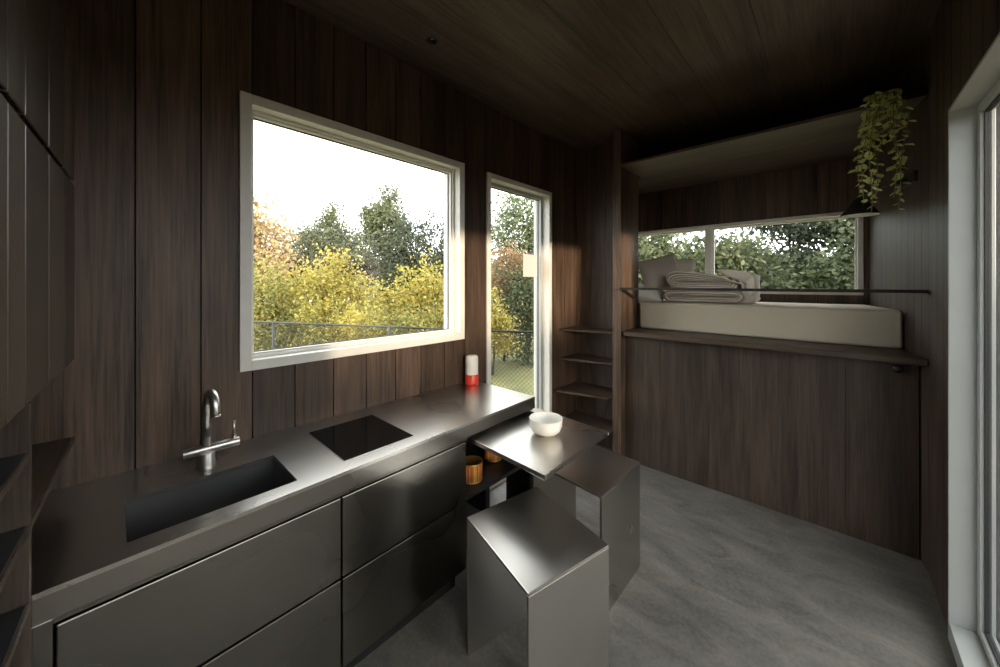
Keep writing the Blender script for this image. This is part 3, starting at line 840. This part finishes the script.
# ------------------------------------------------------------------ hanging plant
pc = (2.055, 2.965, 2.5045)
pl = thing('hanging_plant', 'trailing green houseplant hanging from the end of the overhead shelf', 'plant', pc)
MB().lathe([(0, 0), (.050, 0), (.057, .012), (.060, .045), (.056, .046), (.052, .036), (0, .034)], pc, 28).build('pot', 'wicker', pl, smooth=True)
lm = bpy.data.meshes.new('leaf')
lv_ = [(0, 0, 0), (.22, .33, .05), (.68, .38, .05), (1, 0, -.06), (.68, -.38, .05), (.22, -.33, .05), (.5, 0, -.02)]
lm.from_pydata(lv_, [], [(0, 6, 1), (1, 6, 2), (2, 6, 3), (3, 6, 4), (4, 6, 5), (5, 6, 0)])
for p_ in lm.polygons: p_.use_smooth = True
lm.materials.append(M['houseplant_leaf'])
def leaf_mat_var(): pass
rs = random.Random(11)
# strands: (start x, reach x, reach y, bottom z)
strands = [(2.03, 1.945, 2.838, 2.00), (2.03, 1.962, 2.828, 1.94), (2.04, 1.992, 2.824, 1.895), (2.05, 2.012, 2.838, 1.96),
           (2.05, 2.000, 2.846, 2.08), (2.06, 2.030, 2.830, 2.20), (2.06, 2.105, 2.830, 1.868), (2.06, 2.090, 2.842, 1.96),
           (2.07, 2.120, 2.838, 2.10), (2.07, 2.140, 2.846, 2.28), (2.04, 1.975, 2.846, 2.25), (2.05, 2.060, 2.836, 2.30),
           (2.06, 2.11, 2.835, 2.36)]
for (sx, ex, ey, bz) in strands:
    pts = []
    n = 16
    for i in range(n+1):
        f = i/n
        if f < .22:
            g_ = f/.22; zz = 2.545 - .025*g_**2 + .02*math.sin(g_*math.pi)
            xx = sx+(ex-sx)*.6*g_; yy_ = 2.955+(ey-2.955)*g_
        else:
            g_ = (f-.22)/.78; zz = 2.52+(bz-2.52)*g_
            xx = sx+(ex-sx)*(.6+.4*g_)+.010*math.sin(g_*7+sx*90); yy_ = ey+.008*math.sin(g_*9+ex*70)
        pts.append(Vector((xx, yy_, zz)))
    st = MB().tube(pts, .0022, 5).build('stem', 'plant_stem', pl, smooth=True)
    tot = 2.6-bz; nl = int(tot/.027)
    base_loc = Vector(pl.location)
    for q in range(nl):
        f = .10+.90*q/nl; kf = f*n; i = min(int(kf), n-1); p = pts[i].lerp(pts[i+1], kf-i)
        o = bpy.data.objects.new('leaf', lm); col.objects.link(o); o.parent = st
        ang = q*2.4+rs.uniform(-.5, .5)
        sz = rs.uniform(.032, .047)*(1.0 if f < .85 else .75)
        o.location = p-base_loc
        o.rotation_euler = (rs.uniform(-.5, .5), rs.uniform(.1, .9), ang)
        o.scale = (sz, sz*rs.uniform(.85, 1.1), sz)

# ------------------------------------------------------------------ outdoors
struct(B(-40, 40, -25, 45, GROUND-.3, GROUND).build('ground', 'meadow'), 'dry grassy ground outside')
bpy.data.objects['ground']['label'] = 'yellowish grass outside the cabin'
def sprinkle(n, cs, sig, size, rg):
    """n two-triangle leaves scattered round cluster centres"""
    idx = rg.integers(0, len(cs), n)
    p = cs[idx] + rg.normal(0, 1, (n, 3))*sig
    u = rg.normal(0, 1, (n, 3)); u /= np.linalg.norm(u, axis=1)[:, None]
    w = rg.normal(0, 1, (n, 3)); w -= (w*u).sum(1)[:, None]*u; w /= np.linalg.norm(w, axis=1)[:, None]
    s = (size*rg.uniform(.6, 1.3, n))[:, None]
    v = np.empty((n, 4, 3))
    v[:, 0] = p-u*s*.5; v[:, 1] = p+w*s*.28; v[:, 2] = p+u*s*.5; v[:, 3] = p-w*s*.28
    return v.reshape(-1, 3)
def leaf_object(name, verts, mat, parent, off):
    n = len(verts)//4
    me = bpy.data.meshes.new(name)
    me.vertices.add(n*4); me.loops.add(n*4); me.polygons.add(n)
    me.vertices.foreach_set('co', (verts-np.array(off)).astype(np.float32).ravel())
    me.loops.foreach_set('vertex_index', np.arange(n*4, dtype=np.int32))
    me.polygons.foreach_set('loop_start', np.arange(0, n*4, 4, dtype=np.int32))
    me.polygons.foreach_set('loop_total', np.full(n, 4, dtype=np.int32))
    me.update(calc_edges=True); me.validate()
    me.materials.append(M[mat])
    o = bpy.data.objects.new(name, me); col.objects.link(o)
    o.parent = parent; o['kind'] = 'stuff'
    return o
ca, sa = math.cos(R(42.854)), math.sin(R(42.854))
def world_at(bearing, dist):
    """ground point at a bearing (tangent off the view axis) and a depth in metres"""
    return (1.85+dist*(ca*bearing-sa), dist*(sa*bearing+ca))
tseed = [0]
def tree(name, label, cat, bearing, dist, blobs, n, size, mat, sig=.16, nclu=90, branches=14, trunk=.05, group=None, mat2=None):
    """blobs: (dx across, dz centre height above eye, rx, rz) in metres, crown lobes"""
    tseed[0] += 1; rg = np.random.default_rng(tseed[0]*17+3); rr = random.Random(tseed[0])
    bx_, by_ = world_at(bearing, dist)
    t_ = thing(name, label, cat, (bx_, by_, GROUND), group)
    cs = []
    vol = np.array([b[2]*b[2]*b[3] for b in blobs]); vol = vol/vol.sum()
    for b, f in zip(blobs, vol):
        k = max(6, int(nclu*f))
        d_ = rg.normal(0, 1, (k, 3)); d_ /= np.linalg.norm(d_, axis=1)[:, None]
        rad = rg.uniform(.35, 1.0, k)[:, None]**.6
        q = d_*rad*np.array([b[2], b[2]*.8, b[3]])
        # across direction = camera-right on the ground, depth along view
        cx_, cy_ = bx_+ca*b[0], by_+sa*b[0]
        cs.append(np.column_stack([cx_+q[:, 0]*ca-q[:, 1]*sa, cy_+q[:, 0]*sa+q[:, 1]*ca, 1.5+b[1]+q[:, 2]]))
    cs = np.vstack(cs); cs[:, 2] = np.maximum(cs[:, 2], GROUND+.12)
    leaf_object('foliage', sprinkle(n, cs, sig, size, rg), mat, t_, (bx_, by_, GROUND))
    topz = cs[:, 2].max()-.25
    mb = MB(); lean = rr.uniform(-.15, .15)
    H_ = topz-GROUND
    tr_pts = [(bx_+lean*f*f, by_+.1*math.sin(f*3), GROUND+H_*f) for f in (0, .2, .4, .6, .8, 1)]
    mb.tube(tr_pts, [trunk*(1-.85*f) for f in (0, .2, .4, .6, .8, 1)], 7)
    tr_ = mb.build('trunk', 'bark', t_, smooth=True)
    mb = MB()
    for c_ in [cs[i] for i in rg.choice(len(cs), min(branches, len(cs)), replace=False)]:
        f = min(.9, max(.12, (c_[2]-GROUND)/H_*.62))
        k = min(4, int(f*5)); a = Vector(tr_pts[k]).lerp(Vector(tr_pts[k+1]), f*5-k)
        m_ = a.lerp(Vector(c_), .55)+Vector((0, 0, .08))
        mb.tube([a, m_, Vector(c_)], [trunk*.38, trunk*.22, trunk*.08], 5)
    if mb.v: mb.build('branches', 'bark', t_, smooth=True)
    return t_
def br(u): return (u-500)/360
def up_(v, d): return (284-v)/360*d
def crown(u, v0, v1, wpx, d, u0=None):
    """lobe whose extent is given as seen from the room: top v0, bottom v1, width wpx at depth d"""
    u0 = u if u0 is None else u0
    return ((u-u0)/360*d, (up_(v0, d)+up_(v1, d))/2, wpx/2/360*d, abs(up_(v0, d)-up_(v1, d))/2)
def T(name, label, cat, u0, d, lobes, n, size, mat, **k):
    return tree(name, label, cat, br(u0), d, [crown(u, v0, v1, w, d, u0) for u, v0, v1, w in lobes], n, size, mat, **k)
gy = 'autumn trees beyond the fence'
T('maple_tree', 'bright yellow autumn tree in the middle of the large window', 'tree', 320, 8.0,
  [(318, 258, 340, 90), (356, 272, 345, 70), (285, 285, 345, 60), (332, 248, 300, 46), (305, 265, 300, 40)], 9500, .085, 'leaf_yellow', group=gy, nclu=170, sig=.14, branches=26)
T('maple_tree', 'yellow autumn tree at the right edge of the large window', 'tree', 432, 8.2,
  [(428, 260, 345, 76), (460, 270, 345, 60), (405, 290, 345, 50)], 9000, .085, 'leaf_yellow', group=gy, nclu=130, sig=.14, branches=20)
T('maple_tree', 'yellow-green bushy tree at the lower left of the large window', 'tree', 258, 7.2,
  [(255, 262, 350, 70), (225, 270, 350, 60), (280, 290, 350, 45)], 8000, .075, 'leaf_lime', group=gy, nclu=120, sig=.15, branches=16)
T('oak_tree', 'tall orange-leaved tree at the left edge of the large window', 'tree', 250, 10.5,
  [(250, 192, 262, 44), (268, 215, 280, 44), (228, 190, 270, 60), (280, 240, 285, 30)], 5200, .13, 'leaf_orange', group=gy, nclu=75, sig=.2, branches=26, trunk=.07)
T('green_tree', 'lone olive-green tree rising behind the yellow one', 'tree', 328, 15.0,
  [(330, 206, 240, 18), (326, 222, 255, 42), (345, 232, 258, 34), (308, 232, 258, 30)], 5500, .15, 'leaf_green', group=gy, nclu=90, sig=.2, branches=12, trunk=.09)
T('green_tree', 'tallest dark green tree with open top in the large window', 'tree', 388, 14.0,
  [(392, 188, 225, 24), (384, 205, 250, 44), (376, 225, 262, 30)], 5500, .14, 'leaf_green', group=gy, nclu=80, sig=.2, branches=14, trunk=.1)
T('evergreen_tree', 'dense dark evergreen beside the tallest tree', 'tree', 410, 13.0,
  [(408, 216, 300, 46), (400, 245, 320, 50), (420, 235, 310, 34)], 9000, .12, 'leaf_dark', group=gy, nclu=120, sig=.17, branches=10, trunk=.1)
T('evergreen_tree', 'dark evergreen half hidden by the right frame of the large window', 'tree', 448, 13.5,
  [(446, 208, 300, 50), (465, 220, 310, 50)], 8000, .12, 'leaf_dark', group=gy, nclu=110, sig=.17, branches=10, trunk=.1)
T('thicket', 'brownish bare thicket far behind between the orange and green trees', 'shrub', 290, 17.0,
  [(282, 243, 290, 44), (305, 250, 290, 40), (265, 252, 290, 40), (355, 252, 290, 44)], 7000, .24, 'leaf_brown', nclu=120, sig=.22, branches=30)
for lab, u0, d_, mt_ in (('low lime shrub under the left part of the large window', 275, 6.9, 'leaf_lime'), ('low yellow shrub under the middle of the large window', 345, 7.1, 'leaf_yellow'), ('low lime shrub under the right part of the large window', 410, 7.0, 'leaf_lime')):
    T('shrub', lab, 'shrub', u0, d_, [(u0-18, 305, 372, 60), (u0+20, 308, 372, 60)], 6000, .065, mt_, nclu=140, sig=.12, branches=12, trunk=.03, group='low shrubs along the fence')
for lab, u0, mt_ in (('distant brown wood at the far left of the large window', 250, 'leaf_brown'), ('distant brown wood left of the olive tree', 300, 'leaf_brown'),
        ('distant dark wood behind the tallest tree', 365, 'leaf_green'), ('distant dark wood at the right of the large window', 430, 'leaf_green'), ('distant wood far behind the glazed door', 520, 'leaf_green')):
    T('distant_tree', lab, 'tree', u0, 26.0, [(u0-20, 262, 300, 60), (u0+20, 258, 300, 60)], 5000, .38, mt_, nclu=110, sig=.35, branches=6, trunk=.12, group='distant trees on the skyline')
# seen through the glazed door
T('green_tree', 'tall grey-green tree filling the top of the glazed door', 'tree', 528, 11.0,
  [(530, 188, 240, 56), (505, 205, 250, 40), (550, 210, 270, 50), (520, 240, 300, 60)], 10000, .11, 'leaf_pale', group=gy, nclu=110, sig=.2, branches=18, trunk=.09)
T('shrub', 'reddish autumn shrub seen through the glazed door', 'shrub', 504, 9.0,
  [(502, 243, 300, 30), (515, 255, 295, 26), (505, 295, 358, 30)], 2600, .09, 'leaf_red', nclu=50, sig=.13, branches=10, trunk=.035)
T('shrub', 'dark green bush low in the glazed door view', 'shrub', 527, 8.6,
  [(522, 268, 330, 44), (545, 265, 330, 44), (528, 315, 362, 40)], 7500, .08, 'leaf_green', nclu=100, sig=.14, branches=10, trunk=.04)
T('shrub', 'small yellow bush at the lower left of the glazed door', 'shrub', 492, 7.6,
  [(490, 288, 345, 28), (500, 308, 362, 22)], 2800, .07, 'leaf_yellow', nclu=50, sig=.1, branches=8, trunk=.03)
# beyond the ribbon window
gb = 'trees behind the cabin'
for lab, u0, d, lobes, n, mt_, sz in (
    ('leafy pale green tree at the left end of the ribbon window', 655, 7.2, [(648, 222, 300, 50), (688, 232, 300, 40), (620, 225, 310, 60)], 6500, 'leaf_pale', .11),
    ('dense green tree right of the ribbon window mullion', 735, 6.8, [(728, 235, 310, 54), (757, 244, 310, 50), (715, 255, 310, 40)], 6500, 'leaf_green', .10),
    ('dark tree arching over the middle of the ribbon window', 790, 7.6, [(775, 205, 232, 60), (810, 205, 240, 60), (780, 255, 310, 50), (815, 250, 310, 40)], 6000, 'leaf_dark', .11),
    ('broad grey-green tree at the right end of the ribbon window', 845, 7.0, [(848, 205, 245, 50), (850, 250, 310, 50), (825, 258, 310, 40)], 6500, 'leaf_pale', .11),
    ('far dark tree closing the view behind the ribbon window', 760, 11.0, [(660, 240, 300, 70), (730, 245, 300, 90), (800, 252, 300, 90), (870, 245, 300, 80)], 12000, 'leaf_green', .16)):
    T('garden_tree', lab, 'tree', u0, d, lobes, n, sz, mt_, group=gb, nclu=110, sig=.15, branches=18, trunk=.06)

# chain-link fence
fa, fb = Vector((-.82, 3.54, GROUND)), Vector((-9.0, -.55, GROUND))
FT = .905
fe = thing('chain_link_fence', 'grey chain-link fence with top rail outside the left windows', 'fence', tuple(fa))
fd = (fb-fa); FL = fd.length; fd = fd.normalized()
MB().tube([fa+Vector((0, 0, FT-GROUND)), fb+Vector((0, 0, FT-GROUND))], .014, 10).build('top_rail', 'galvanised', fe, smooth=True)
s_ = 0.0
while s_ < FL:
    p = fa+fd*s_
    MB().tube([p, p+Vector((0, 0, FT-GROUND+.02))], .02, 12).build('post', 'galvanised', fe, smooth=True)
    s_ += 2.06
fm = MB(); Hh = FT-GROUND-.04; cell = .055; s_ = -Hh
off = Vector((-fd.y, fd.x, 0))*.004
while s_ < FL:
    for sg, o_ in ((1, off), (-1, -off)):
        a0, a1 = s_, s_+Hh
        lo, hi = max(a0, 0), min(a1, FL)
        if hi <= lo: continue
        if sg == 1: z0, z1 = lo-a0, hi-a0
        else: z0, z1 = Hh-(lo-a0), Hh-(hi-a0)
        fm.tube([fa+fd*lo+o_+Vector((0, 0, z0+.02)), fa+fd*hi+o_+Vector((0, 0, z1+.02))], .0022, 3, False)
    s_ += cell
fm.build('wire_mesh', 'galvanised', fe, kind='stuff')

# roof, with an unseen overhang added to cut sky light at the sliding door
rf = thing('roof', None, None, (1.1, 1.7, CEIL+.17)); struct(rf, 'cabin roof slab with an unseen overhang added to shade the sliding door')
B(-.25, XR+.75, YB-.3, YBACK+.3, CEIL+.17, CEIL+.27).build('roof_deck', 'cabin_cladding', rf)  # part past the right wall is the added shading overhang
B(-.15, XR+.15, YB-.15, YBACK+.15, CEIL+.1505, CEIL+.17).build('roof_board', 'cabin_cladding', rf)
B(XR+.73, XR+.76, YB-.3, YBACK+.3, CEIL+.10, CEIL+.28).build('added_overhang_fascia', 'cabin_cladding', rf)

# unseen timber deck, added to bounce warm light through the sliding door
dk = thing('deck', 'unseen timber deck added outside the sliding door to bounce warm light', 'deck', (3.5, 1.5, GROUND))
for i in range(14):
    B(2.40+i*.146, 2.40+i*.146+.139, -2.5, 4.5, -.075, -.045).build('bounce_deck_board', 'bounce_deck_wood', dk)
for yy_ in (-2.3, 0., 2.2, 4.3):
    B(2.40, 4.43, yy_-.04, yy_+.04, GROUND, -.0752).build('bounce_deck_joist', 'bounce_deck_wood', dk)

# unseen hedge, added to block low sun and sky at the sliding door
for i, (hx, hy, hh, lab) in enumerate(((6.6, -4.2, 2.25, 'brown-leaved hedge bush added to screen low sun, nearest the end wall'), (6.5, -2.4, 2.05, 'brown-leaved hedge bush added to screen low sun, second from the end wall'),
        (6.6, -.6, 2.2, 'brown-leaved hedge bush added to screen low sun, opposite the camera'), (6.5, 1.2, 2.0, 'brown-leaved hedge bush added to screen low sun, opposite the table'), (6.6, 3.0, 2.15, 'brown-leaved hedge bush added to screen low sun, nearest the shed'))):
    t_ = thing('sun_screen_bush', lab, 'hedge', (hx, hy, GROUND), 'unseen hedge added to screen low sun')
    rg = np.random.default_rng(90+i)
    cs = np.column_stack([rg.uniform(hx-.45, hx+.45, 160), rg.uniform(hy-.95, hy+.95, 160), rg.uniform(GROUND+.1, hh-.12, 160)])
    leaf_object('foliage', sprinkle(9000, cs, .13, .10, rg), 'leaf_brown', t_, (hx, hy, GROUND))  # brown leaves picked for their warm bounce into the room
    MB().tube([(hx, hy, GROUND), (hx+.05, hy, hh*.5), (hx, hy+.05, hh-.2)], [.06, .045, .015], 7).build('trunk', 'bark', t_, smooth=True)

# neighbouring shed outside the sliding door
sh = thing('garden_shed', 'dark grey boarded shed outside beyond the sliding door', 'shed', (5.0, 8.0, GROUND))
B(2.95, 8.0, 6.62, 9.6, GROUND, 2.7).build('core', 'wood_backing', sh)
for i in range(18):
    B(2.93, 8.02, 6.60, 6.62, GROUND+i*.175, GROUND+i*.175+.168).build('cladding_board', 'shed_cladding', sh)
MB().hexa([(2.8, 6.45, 2.71), (8.2, 6.45, 2.71), (8.2, 9.75, 3.1), (2.8, 9.75, 3.1), (2.8, 6.45, 2.79), (8.2, 6.45, 2.79), (8.2, 9.75, 3.18), (2.8, 9.75, 3.18)]).build('roof', 'shed_cladding', sh)
